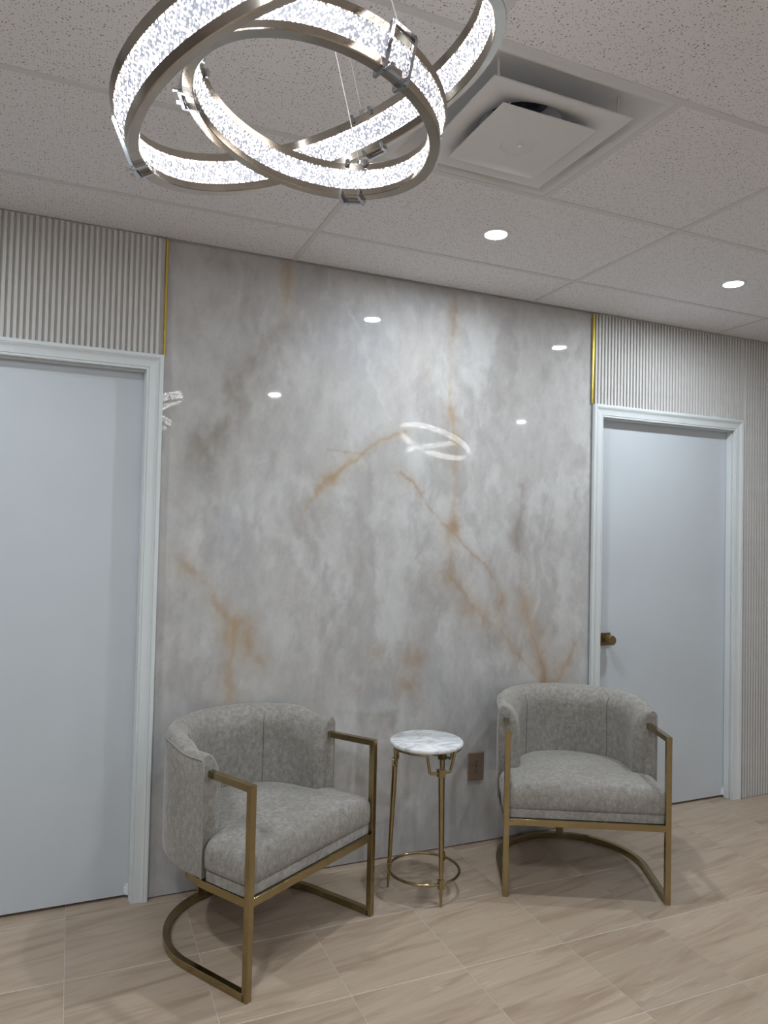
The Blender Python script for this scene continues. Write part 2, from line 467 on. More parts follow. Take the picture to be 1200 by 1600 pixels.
# ---- polished stone slab with its vein pattern (a colour attribute of the stone itself)
def build_stone():
    X0, X1, Z0, Z1 = 0.0725, 2.1932, 0.005, ZT
    step = 0.0065
    nx, nz = int((X1 - X0) / step) + 1, int((Z1 - Z0) / step) + 1
    xs = np.linspace(X0, X1, nx); zs = np.linspace(Z0, Z1, nz)
    GX, GZ = np.meshgrid(xs, zs)
    rng = np.random.RandomState(7)
    def vnoise(x, z, sx, sz, seed):
        r = np.random.RandomState(seed); G = r.rand(256, 256)
        a, b = x * sx + 50.3, z * sz + 50.7
        ia, ib = np.floor(a).astype(int), np.floor(b).astype(int); fa, fb = a - ia, b - ib
        fa = fa * fa * (3 - 2 * fa); fb = fb * fb * (3 - 2 * fb)
        g = lambda i, j: G[i % 256, j % 256]
        return (g(ia, ib) * (1 - fa) + g(ia + 1, ib) * fa) * (1 - fb) + (g(ia, ib + 1) * (1 - fa) + g(ia + 1, ib + 1) * fa) * fb
    def fbm(x, z, sx, sz, seed, oct=5, gain=0.55):
        t = 0; a = 1; n = 0
        for o in range(oct):
            t = t + a * vnoise(x, z, sx * 2 ** o, sz * 2 ** o, seed + 17 * o); n += a; a *= gain
        return t / n - 0.5
    wx = GX + 0.10 * fbm(GX, GZ, 4, 4, 11) + 0.025 * fbm(GX, GZ, 25, 25, 12, 3)
    wz = GZ + 0.10 * fbm(GX, GZ, 4, 4, 13) + 0.025 * fbm(GX, GZ, 25, 25, 14, 3)
    base = np.array([0.470, 0.460, 0.452]); light = np.array([0.555, 0.560, 0.558]); dark = np.array([0.375, 0.360, 0.352]); cool = np.array([0.42, 0.43, 0.45])
    n1 = fbm(wx, wz, 3.2, 2.2, 21, 6, 0.62); n2 = fbm(wx, wz, 7, 3.0, 31, 6, 0.62); n3 = fbm(wx, wz, 2.0, 1.4, 41, 4)
    def sm(x, a, b):
        t = np.clip((x - a) / (b - a), 0, 1); return t * t * (3 - 2 * t)
    C = np.broadcast_to(base, GX.shape + (3,)).copy()
    def mix(col, w): C[...] = C * (1 - w[..., None]) + np.array(col) * w[..., None]
    mix(light, 0.85 * sm(n1, 0.0, 0.16)); mix(dark, 0.65 * sm(-n2, 0.03, 0.2)); mix(cool, 0.6 * sm(n3, 0.02, 0.2))
    n4 = fbm(wx, wz, 18, 9, 61, 5, 0.65)
    mix(dark, 0.34 * sm(n4, 0.02, 0.2)); mix(light, 0.34 * sm(-n4, 0.02, 0.2))
    # thin pale cloud outlines
    mix((0.60, 0.60, 0.60), 0.28 * np.exp(-(n2 / 0.012) ** 2) * sm(n1, -0.1, 0.1))
    def dist(pts):
        px_ = wx - 0.0; pz_ = wz - 0.0
        best = np.full(GX.shape, 9.0)
        for (ax, az), (bx, bz) in zip(pts[:-1], pts[1:]):
            dx, dz = bx - ax, bz - az; L = dx * dx + dz * dz
            t = np.clip(((px_ - ax) * dx + (pz_ - az) * dz) / L, 0, 1)
            best = np.minimum(best, np.hypot(ax + t * dx - px_, az + t * dz - pz_))
        return best
    brk = fbm(GX, GZ, 9, 5, 51, 5, 0.65)
    GOLD, RUST, TAUPE, GREY = (0.40, 0.29, 0.17), (0.36, 0.235, 0.13), (0.26, 0.23, 0.20), (0.36, 0.37, 0.39)
    def vein(pts, col, w, s, halo=0, hs=0.3):
        d = dist(pts)
        k = sm(brk, -0.14, 0.12)
        if halo: mix(col, hs * np.exp(-(d / halo) ** 2) * (0.25 + 0.75 * k))
        mix(col, s * np.exp(-(d / w) ** 2) * (0.35 + 0.65 * k))
    V = dict(
     V1a=[(0.58, 2.577), (0.576, 2.432), (0.564, 2.286)],
     V1=[(0.564, 2.286), (0.454, 2.186), (0.363, 2.074), (0.321, 1.962), (0.278, 1.866), (0.227, 1.801), (0.238, 1.711), (0.27, 1.622)],
     V2=[(1.383, 2.57), (1.381, 2.375), (1.385, 2.2), (1.378, 2.058), (1.393, 1.849), (1.387, 1.673), (1.406, 1.552), (1.401, 1.465)],
     V3=[(1.108, 1.711), (1.233, 1.598), (1.332, 1.506), (1.433, 1.395), (1.536, 1.291), (1.62, 1.219), (1.663, 1.148), (1.624, 1.041)],
     V4=[(1.357, 1.238), (1.459, 1.116), (1.562, 1.034), (1.645, 0.996), (1.731, 0.913), (1.841, 0.799), (1.919, 0.74)],
     V5=[(1.122, 1.899), (1.022, 1.871), (0.933, 1.81), (0.865, 1.748), (0.797, 1.671), (0.731, 1.587), (0.683, 1.513)],
     V5b=[(0.785, 1.812), (0.881, 1.806), (0.933, 1.81)],
     V6=[(0.153, 1.333), (0.236, 1.266), (0.297, 1.191), (0.345, 1.099), (0.393, 1.029), (0.388, 0.938), (0.374, 0.862), (0.37, 0.742)],
     V6b=[(0.393, 1.029), (0.457, 1.058), (0.463, 0.996), (0.489, 0.918), (0.522, 0.862)],
     V8=[(1.756, 1.255), (1.78, 1.146), (1.837, 1.018), (1.905, 0.906), (1.929, 0.795), (1.952, 0.748), (1.965, 0.664)],
     V8b=[(2.108, 0.916), (2.064, 0.825), (2.02, 0.744), (1.957, 0.729)],
     V10=[(0.865, 2.409), (0.94, 2.252), (0.998, 2.091), (1.047, 1.96)],
     V9=[(1.78, 1.692), (1.786, 1.582), (1.742, 1.454), (1.779, 1.218)],
     V11=[(1.352, 1.463), (1.375, 1.325), (1.368, 1.221)])
    vein(V['V1'], TAUPE, 0.024, 0.42, 0.075, 0.45); vein(V['V1a'], GOLD, 0.014, 0.40, 0.045, 0.25)
    vein(V['V2'], GOLD, 0.011, 0.65, 0.035, 0.30)
    vein(V['V3'], RUST, 0.006, 0.60, 0.028, 0.25)
    vein(V['V4'], RUST, 0.008, 0.40, 0.055, 0.32)
    vein(V['V5'], GOLD, 0.009, 0.65, 0.030, 0.30); vein(V['V5b'], GOLD, 0.007, 0.55)
    vein(V['V6'], GOLD, 0.013, 0.5, 0.05, 0.32); vein(V['V6b'], GOLD, 0.015, 0.40, 0.05, 0.28)
    vein(V['V8'], RUST, 0.009, 0.30, 0.05, 0.32); vein(V['V8b'], GOLD, 0.010, 0.45, 0.04, 0.3)
    vein(V['V9'], TAUPE, 0.012, 0.40, 0.05, 0.32); vein(V['V11'], GOLD, 0.015, 0.3, 0.04, 0.2)
    vein(V['V10'], (0.62, 0.62, 0.62), 0.007, 0.45)
    def blob(x, z, rx, rz, col, s):
        d2 = ((wx - x) / rx) ** 2 + ((wz - z) / rz) ** 2
        mix(col, s * np.exp(-d2) * sm(brk, -0.34, 0.02))
    for x, z, rx, rz, col, s in ((1.391, 1.49, 0.030, 0.07, RUST, 0.75), (1.614, 1.035, 0.07, 0.06, RUST, 0.85), (1.652, 1.165, 0.03, 0.10, RUST, 0.55),
        (0.814, 1.68, 0.035, 0.03, GOLD, 0.8), (0.385, 1.02, 0.05, 0.06, GOLD, 0.75), (0.468, 0.97, 0.035, 0.07, GOLD, 0.6),
        (1.231, 0.85, 0.07, 0.075, RUST, 0.55), (1.20, 0.745, 0.05, 0.03, GOLD, 0.6), (1.027, 0.909, 0.05, 0.035, GOLD, 0.45), (1.934, 0.785, 0.03, 0.09, RUST, 0.75),
        (1.814, 1.073, 0.05, 0.08, GOLD, 0.45), (0.235, 1.787, 0.08, 0.09, TAUPE, 0.7), (0.335, 1.994, 0.05, 0.10, TAUPE, 0.45),
        (1.05, 0.726, 0.06, 0.03, GREY, 0.7), (0.583, 2.465, 0.03, 0.06, GOLD, 0.5), (1.38, 1.988, 0.03, 0.06, GOLD, 0.45),
        (1.742, 1.436, 0.05, 0.09, TAUPE, 0.5), (1.48, 1.08, 0.05, 0.03, GOLD, 0.5), (2.03, 0.80, 0.05, 0.05, RUST, 0.35), (0.95, 2.0, 0.10, 0.16, (0.54, 0.54, 0.53), 0.5),
        (1.24, 2.2, 0.05, 0.12, (0.46, 0.42, 0.35), 0.3), (1.9, 0.95, 0.08, 0.10, GOLD, 0.25), (1.62, 0.93, 0.03, 0.08, TAUPE, 0.4)):
        blob(x, z, rx, rz, col, s)
    C[...] = np.clip(C, 0.02, 0.9)
    # slab mesh: front grid plus a flat back
    verts = np.zeros((nz * nx, 3)); verts[:, 0] = GX.ravel(); verts[:, 1] = 0.010; verts[:, 2] = GZ.ravel()
    idx = np.arange(nz * nx).reshape(nz, nx)
    quads = np.stack([idx[:-1, :-1], idx[:-1, 1:], idx[1:, 1:], idx[1:, :-1]], -1).reshape(-1, 4)
    nv = nz * nx
    back = [(X0, 0.0215, Z0), (X1, 0.0215, Z0), (X1, 0.0215, Z1), (X0, 0.0215, Z1)]
    c4 = [int(idx[0, 0]), int(idx[0, -1]), int(idx[-1, -1]), int(idx[-1, 0])]
    faces = [tuple(map(int, q)) for q in quads] + [(nv, nv + 3, nv + 2, nv + 1)]
    bot = [int(i) for i in idx[0]]; top = [int(i) for i in idx[-1]]; lf = [int(i) for i in idx[:, 0]]; rg = [int(i) for i in idx[:, -1]]
    faces += [tuple([nv, nv + 1] + bot[::-1]), tuple([nv + 2, nv + 3] + top), tuple([nv + 3, nv] + lf), tuple([nv + 1, nv + 2] + rg[::-1])]
    me = bpy.data.meshes.new('marble_slab'); me.from_pydata([tuple(p) for p in verts] + back, [], faces)
    ca = me.color_attributes.new('stone', 'FLOAT_COLOR', 'POINT')
    buf = np.ones((nv + 4, 4), dtype=np.float32); buf[:nv, :3] = C.reshape(-1, 3); buf[nv:, :3] = base
    ca.data.foreach_set('color', buf.ravel())
    me.materials.append(M['onyx'])
    o = bpy.data.objects.new('marble_slab', me); COL.objects.link(o); o.parent = wall_front
    o['label'] = 'glossy grey onyx slab with taupe, gold and rust veins'
build_stone()

# ------------------------------------------------------------------ doors
CPROF = [(0, 0), (0, 9), (.05, 10.5), (.11, 10.5), (.13, 8.5), (.16, 8.5), (.18, 11.5), (.30, 12), (.50, 13), (.58, 14), (.65, 16), (.70, 18.5), (.725, 18.5), (.735, 16.5), (.755, 16.5), (.765, 19), (.80, 20), (.96, 20), (1, 18), (1, 0)]
def door(n, x0, x1, label, knob):
    d = empty('door_%d' % n, ((x0 + x1) / 2, 0, 0)); tag(d, label, 'door', kind='structure')
    cx = (x0 + x1) / 2
    def P(mb, nm, mat, **k): return mb.build(nm, mat, d, **k)
    a, b = x0 - cx, x1 - cx
    Y0 = 0.0045
    def casing(p0, p1, q):
        # p0/p1: inner corner points, q: outward directions at both ends
        r0 = [(p0[0] + q[0][0] * t * CW, Y0 - h / 1000, p0[1] + q[0][1] * t * CW) for t, h in CPROF]
        r1 = [(p1[0] + q[1][0] * t * CW, Y0 - h / 1000, p1[1] + q[1][1] * t * CW) for t, h in CPROF]
        P(MB().loft([r0, r1]), 'casing', M['casing'], smooth=25)
    casing((a, 0.0005), (a, DZ), ((-1, 0), (-1, 1)))
    casing((b, 0.0005), (b, DZ), ((1, 0), (1, 1)))
    casing((a, DZ), (b, DZ), ((-1, 1), (1, 1)))
    r = 0.006; ja, jb, jz = a - r, b + r, DZ + r      # jamb faces with a small reveal
    for s, x in ((-1, ja), (1, jb)):
        P(MB().box((x, 0.0, 0), (x + s * 0.013, 0.12, jz)), 'jamb', M['jamb'], smooth=0, bevel=0.001)
        P(MB().box((x - s * 0.011, 0.014, 0), (x, 0.048, jz - 0.011)), 'door_stop', M['casing'], smooth=0, bevel=0.0015)
    P(MB().box((ja - 0.013, 0.0, jz), (jb + 0.013, 0.12, jz + 0.013)), 'jamb', M['jamb'], smooth=0, bevel=0.001)
    P(MB().box((ja, 0.014, jz - 0.011), (jb, 0.048, jz)), 'door_stop', M['casing'], smooth=0, bevel=0.0015)
    slab = P(MB().box((ja + 0.003, 0.050, 0.012), (jb - 0.003, 0.090, jz - 0.003)), 'door_slab', M['door'], smooth=0, bevel=0.001)
    slab['label'] = 'flat white door slab'
    # small white weatherstrip end at the lower right corner
    w = MB().box((jb - 0.020, 0.0415, 0.014), (jb - 0.0115, 0.0495, 0.055)).box((jb - 0.026, 0.0455, 0.020), (jb - 0.020, 0.0495, 0.046))
    P(w, 'weatherstrip', M['white_plastic'], smooth=0)
    P(MB().box((ja + 0.003, 0.094, 0.0), (jb - 0.003, 0.118, 0.03)), 'gap_shade', M['black'], smooth=0)  # black strip standing in for the shade in the gap under the door
    if knob:
        kx, kz = ja + 0.003 + 0.075, 0.918
        kn = P(MB().box((kx - 0.033, 0.0430, kz - 0.033), (kx + 0.033, 0.0500, kz + 0.033)), 'knob_rose', M['knob'], smooth=0, bevel=0.0015)
        kn['label'] = 'square antique brass rose'
        pr = [(0, 0), (0.011, 0), (0.011, 0.018), (0.013, 0.022), (0.0235, 0.026), (0.0250, 0.029), (0.0250, 0.052), (0.0235, 0.055), (0, 0.055)]
        k = MB(); ring = []
        for i in range(28):
            an = 2 * PI * i / 28; ring.append([(kx + rr * math.cos(an), 0.043 - zz, kz + rr * math.sin(an)) for rr, zz in pr])
        k.loft(ring, False, True, False)
        kk = k.build('door_knob', M['knob'], d, smooth=35, weld=True); kk['label'] = 'round antique brass knob'
    return d
door(1, DL0, DL1, 'plain white door with moulded white casing left of the stone wall', False)
door(2, DR0, DR1, 'plain white door with brass knob right of the stone wall', True)

# ------------------------------------------------------------------ ceiling: plenum slab, grid bars, mineral tiles
ceil = tag(MB().box((XL - 0.15, YB - 0.15, H + 0.32), (XR + 0.15, 0.16, H + 0.42)).build('ceiling', M['plenum'], smooth=0),
           'suspended ceiling of speckled mineral tiles in a grey grid', 'ceiling', kind='structure')
T = 0.6096
GX0, GY1 = 0.5968, -0.9332
rowy = [GY1 + T, GY1, GY1 - T] + [GY1 - T * k for k in range(2, 8)]
rowy = [0.011] + [y for y in rowy if y > YB + 0.05] + [YB]
colx = [XL] + [GX0 + 2 * T * k for k in range(-2, 5) if XL + 0.05 < GX0 + 2 * T * k < XR - 0.05] + [XR]
BW = 0.0215
tile_mesh = {}
def ctile(xa, xb, ya, yb):
    w, d = abs(xb - xa) - BW - 0.0022, abs(yb - ya) - BW - 0.0022
    key = (round(w, 3), round(d, 3))
    if key not in tile_mesh:
        tile_mesh[key] = MB().box((-w / 2, -d / 2, 0.0), (w / 2, d / 2, 0.015)).mesh('ceiling_tile', M['ctile'], 0)
    o = bpy.data.objects.new('ceiling_tile', tile_mesh[key]); COL.objects.link(o); o.parent = ceil
    o.location = ((xa + xb) / 2 + 0.0006, (ya + yb) / 2 + 0.0008, H + 0.0022)
VX0, VX1, VY0, VY1 = GX0, GX0 + T, GY1 - T, GY1
for j in range(len(rowy) - 1):
    for i in range(len(colx) - 1):
        xa, xb, ya, yb = colx[i], colx[i + 1], rowy[j + 1], rowy[j]
        if abs(ya - VY0) < 0.01 and abs(xa - VX0) < 0.01:
            ctile(VX1, xb, ya, yb); continue
        ctile(xa, xb, ya, yb)
def gbar(a, b):
    return MB().box(a, b).build('grid_bar', M['tbar'], ceil, smooth=0, bevel=0.0008)
for y in rowy[1:-1]: gbar((XL, y - BW / 2, H - 0.0005), (XR, y + BW / 2, H + 0.02))
for j in range(len(rowy) - 1):
    for x in colx[1:-1]:
        gbar((x - BW / 2, rowy[j + 1] + BW / 2, H - 0.0003), (x + BW / 2, rowy[j] - BW / 2, H + 0.02))
gbar((VX1 - BW / 2, VY0 + BW / 2, H - 0.0003), (VX1 + BW / 2, VY1 - BW / 2, H + 0.02))

# ------------------------------------------------------------------ ceiling vent (square plaque diffuser)
def sq(r, z, n=40):
    out = []
    for k in range(n):
        a = 2 * PI * (k + 0.5) / n; c, s = math.cos(a), math.sin(a); m = max(abs(c), abs(s))
        out.append((r * c / m, r * s / m, z))
    # snap the corner samples onto true corners
    res = []
    for p in out:
        x, y, z_ = p
        if abs(abs(x) - abs(y)) < r * 0.16 and r > 0: x, y = math.copysign(r, x), math.copysign(r, y)
        res.append((x, y, z_))
    return res
def rd(r, z, n=40): return [(r * math.cos(2 * PI * (k + 0.5) / n), r * math.sin(2 * PI * (k + 0.5) / n), z) for k in range(n)]
def mixring(A, B, t, z): return [(a[0] * (1 - t) + b[0] * t, a[1] * (1 - t) + b[1] * t, z) for a, b in zip(A, B)]
vent = tag(empty('ceiling_vent', ((VX0 + VX1) / 2, (VY0 + VY1) / 2, H)), 'square white air diffuser with nested plates recessed in the ceiling', 'vent')
hv = T / 2 - BW / 2 + 0.003
rings = [sq(hv, 0.012), sq(hv, 0.001), sq(hv - 0.016, 0.001), sq(hv - 0.028, 0.006)]
for t, z in ((0.15, 0.022), (0.45, 0.040), (0.8, 0.051), (1.0, 0.056)):
    rings.append(mixring(sq(hv - 0.028, 0), rd(0.225, 0), t, z))
rings += [rd(0.205, 0.062), rd(0.150, 0.065), rd(0.094, 0.068), rd(0.086, 0.078), rd(0.085, 0.137), rd(0.089, 0.137), rd(0.094, 0.084), rd(0.235, 0.066), sq(hv - 0.02, 0.014)]
MB().loft(rings, True, True, False).build('outer_frame', M['vent'], vent, smooth=40)
# middle plate with a round opening that curves upward
mo = 0.218
rings = [sq(mo, -0.016), sq(mo, -0.020), sq(mo - 0.003, -0.0215)]
for t, z in ((0.35, -0.016), (0.6, -0.008), (0.8, 0.004), (1.0, 0.020)):
    rings.append(mixring(sq(mo - 0.003, 0), rd(0.118, 0), t, z))
rings += [rd(0.116, 0.028), rd(0.119, 0.028), mixring(sq(mo, 0), rd(0.120, 0), 0.6, -0.004)]
MB().loft(rings, True, True, False).build('middle_plate', M['vent'], vent, smooth=40)
ci = 0.150; DZC = -0.011
plate = MB().loft([[(x, y, z + DZC) for x, y, z in r_] for r_ in [sq(ci, -0.020), sq(ci, -0.0235), sq(ci - 0.004, -0.025), mixring(sq(ci, 0), rd(0.06, 0), 0.9, -0.0262), rd(0.0535, -0.0262), rd(0.050, -0.0225), rd(0.030, -0.0235), rd(0.006, -0.0240)]])
pl = plate.build('centre_plate', M['vent'], vent, smooth=30)
MB().lathe([(0, -0.0245), (0.0045, -0.0245), (0.0075, -0.0275), (0.006, -0.0300), (0.002, -0.0300), (0.002, -0.0285), (0, -0.0285)], 16, (0, 0, DZC)).build('screw', M['white_plastic'], pl)
for sx, sy in ((-1, -1), (1, -1), (1, 1), (-1, 1)):
    MB().tube([(sx * 0.19, sy * 0.19, -0.016), (sx * 0.19, sy * 0.19, 0.062)], 0.003, 8).build('hanger_post', M['vent'], vent)
    MB().tube([(sx * 0.095, sy * 0.095, -0.033), (sx * 0.095, sy * 0.095, 0.012)], 0.003, 8).build('hanger_post', M['vent'], vent)
dr = []
for k in range(24):
    dr.append((0.085 if k % 2 else 0.077, 0.085 + k * 0.008))
dr2 = [(r + 0.002, z) for r, z in reversed(dr)]
MB().lathe(dr + dr2 + [(dr[0])], 40).build('flexible_duct', M['duct'], vent, smooth=60)

# ------------------------------------------------------------------ downlights
dl_label = ['lit round recessed ceiling light, the nearer of two in view, by the air vent',
            'lit round recessed ceiling light above the right door',
            'recessed ceiling light mirrored left of centre in the polished stone',
            'recessed ceiling light mirrored at the right edge of the polished stone',
            'added recessed lamp out of view over the left door, brightening the left side',
            'unseen recessed lamp added at the left, level with the viewer, to lift the light',
            'unseen recessed lamp added by the back wall as fill for the left side',
            'recessed lamp added out of view above and left of the viewer to brighten the left door']
first = None
for k, (x, y) in enumerate(DOWNLIGHTS):
    if first is None:
        o = empty('downlight', (x, y, H)); first = o
        MB().lathe([(0.040, -0.0010), (0.0415, -0.0045), (0.050, -0.0040), (0.0545, -0.0005), (0.0545, 0.0020), (0.040, 0.0020), (0.040, -0.0010)], 36).build('trim_ring', M['white_plastic'], o)
        MB().lathe([(0.0, -0.0032), (0.030, -0.0032), (0.0395, -0.0022), (0.0405, 0.0008), (0.0, 0.0008)], 28).build('lens', M['lens'], o, weld=True)
    else:
        o = copy_tree(first); o.location = (x, y, H)
    lb = dl_label[k]
    tag(o, lb, 'ceiling light', 'recessed ceiling lights')

# ------------------------------------------------------------------ chandelier: two interlocked lit rings on wires
def ring_axes(a, b):
    n = Vector((math.sin(a) * math.cos(b), math.sin(a) * math.sin(b), math.cos(a)))
    e1 = n.cross(Vector((0, 1, 0))).normalized(); e2 = n.cross(e1)
    return n, e1, e2
ORG = Vector((0.098, -1.892, H))
def make_chandelier():
    ch = empty('chandelier', ORG)
    can = MB().lathe([(0, 0), (0.11, 0), (0.112, -0.004), (0.112, -0.026), (0.108, -0.030), (0, -0.030)], 40).build('canopy', M['rim'], ch, weld=True)
    can['label'] = 'round champagne metal ceiling canopy'
    data = [((0.1142, -1.8268, 2.1462), 0.1855, -0.0553, 0.2057, (106, 230, 341)),
            ((0.1000, -1.8452, 2.1791), 0.3924, -3.1606, 0.3091, (105, 228, 338))]
    anchors = [(0.05, 0.03), (-0.05, 0.04), (0.0, -0.06), (0.06, -0.02), (-0.06, -0.03), (0.0, 0.07)]
    ai = 0
    for ri, (c, a, b, R, clips) in enumerate(data):
        HH = (0.0654, 0.0743)[ri]
        n, e1, e2 = ring_axes(a, b); c = Vector(c) - ORG
        nseg = 180 if ri else 144
        def pt(th, r, h): return c + (e1 * math.cos(th) + e2 * math.sin(th)) * r + n * h
        # crystal band: outer and inner faces cut into small diamonds
        t = 0.0075; hb = HH * 0.305; nr = 6
        verts = []; faces = []; uvs = []
        prof = [(R + t - 0.001, -hb + 2 * hb * k / nr) for k in range(nr + 1)] + [(R - t + 0.001, hb - 2 * hb * k / nr) for k in range(nr + 1)]
        m = len(prof)
        for i in range(nseg):
            th = 2 * PI * i / nseg
            for k, (r, h) in enumerate(prof):
                kk = k if k <= nr else k - nr - 1
                dd = 0.0009 if (i + kk) % 2 else -0.0009
                if kk in (0, nr): dd = 0
                verts.append(pt(th, r + (dd if k <= nr else -dd), h))
        for i in range(nseg):
            j = (i + 1) % nseg
            for k in range(m):
                l = (k + 1) % m
                faces.append((i * m + k, j * m + k, j * m + l, i * m + l))
                for (ii, pk) in ((i, k), (i + 1, k), (i + 1, l), (i, l)):
                    rr = R if True else 0
                    uvs.append((2 * PI * ii / nseg * rr + (0 if pk <= nr else 0.37), prof[pk][1]))
        me = bpy.data.meshes.new('lit_ring'); me.from_pydata([tuple(v) for v in verts], [], faces)
        ul = me.uv_layers.new(name='UVMap')
        for q, uv in enumerate(uvs): ul.data[q].uv = uv
        me.materials.append(M['crystal'])
        bando = bpy.data.objects.new('lit_ring', me); COL.objects.link(bando); bando.parent = ch
        bando['label'] = ('smaller' if ri == 0 else 'larger') + ' glowing ring of cut crystal acrylic'
        # metal rims above and below the band
        for s in (1, -1):
            h0, h1 = s * (hb - 0.001), s * HH / 2
            pr = [(R - 0.0085, h0), (R + 0.0085, h0), (R + 0.0095, h1 - s * 0.0015), (R + 0.008, h1), (R - 0.008, h1), (R - 0.0095, h1 - s * 0.0015)]
            rm = MB().loft([[pt(2 * PI * i / nseg, r, h) for r, h in pr] for i in range(nseg)], True, True, False)
            rm.build('metal_rim', M['rim'], bando, smooth=30)
        # clips: a rectangular chrome frame around the band, with the wire pin on top
        for deg in clips:
            th0 = math.radians(deg); da = 0.020 / R; mb = MB()
            ro, hh = R + 0.0125, HH / 2 + 0.003
            w = 0.0028
            for sg in (-1, 1):
                tc = th0 + sg * da
                for rr, h0, h1 in ((ro, -hh, hh), (R - 0.0125, -hh, -hh + 0.012), (R - 0.0125, hh - 0.012, hh)):
                    A, B = pt(tc, rr, h0), pt(tc, rr, h1)
                    rad = (A - pt(tc, 0, h0)).normalized()
                    mb.sweep([A, B], rect(2 * w, 2 * w), up=rad)
                for h in (-hh, hh):
                    mb.sweep([pt(tc, R - 0.0135, h), pt(tc, R + 0.0135, h)], rect(2 * w, 2 * w), up=n)
            for h in (-hh, hh):
                mb.sweep([pt(th0 - da, ro, h), pt(th0 + da, ro, h)], rect(2 * w, 2 * w), up=n)
            mb.build('clip', M['chrome'], bando, smooth=0)
            top = pt(th0, R, HH / 2)
            pin = MB().tube([top, top + n * 0.010, top + n * 0.012], [0.004, 0.004, 0.002], 10)
            for sg in (-1, 1):
                q = pt(th0 + sg * da * 0.7, R + 0.012, -hh + 0.004); rad = (q - pt(th0 + sg * da * 0.7, 0, -hh + 0.004)).normalized()
                MB().tube([q, q + rad * 0.012], 0.0035, 10).build('clip_screw', M['chrome'], bando)
            pin.build('wire_pin', M['chrome'], bando)
            ax, ay = anchors[ai % 6]; ai += 1
            MB().tube([top + n * 0.008, Vector((ax, ay, -0.028))], 0.0009, 6).build('suspension_wire', M['wire'], ch)
    return ch
ch1 = make_chandelier()
tag(ch1, 'two nested tilted glowing crystal rings hanging large at the top of the view', 'chandelier', 'ring chandeliers')
ch2 = copy_tree(ch1); ch2.location = ORG + Vector((2.5, -0.60, 0.0)); ch2.rotation_euler = (0, 0, math.radians(175))
for c in ch2.children:
    if c.name.startswith(('lit_ring',)): c.location = (0, 0, 0.05)
    if c.name.startswith('suspension_wire'):
        c.scale = (1, 1, 0.87); c.location = (0, 0, -0.028 * 0.13)
tag(ch2, 'ring chandelier outside the view, mirrored small in the polished stone', 'chandelier', 'ring chandeliers')

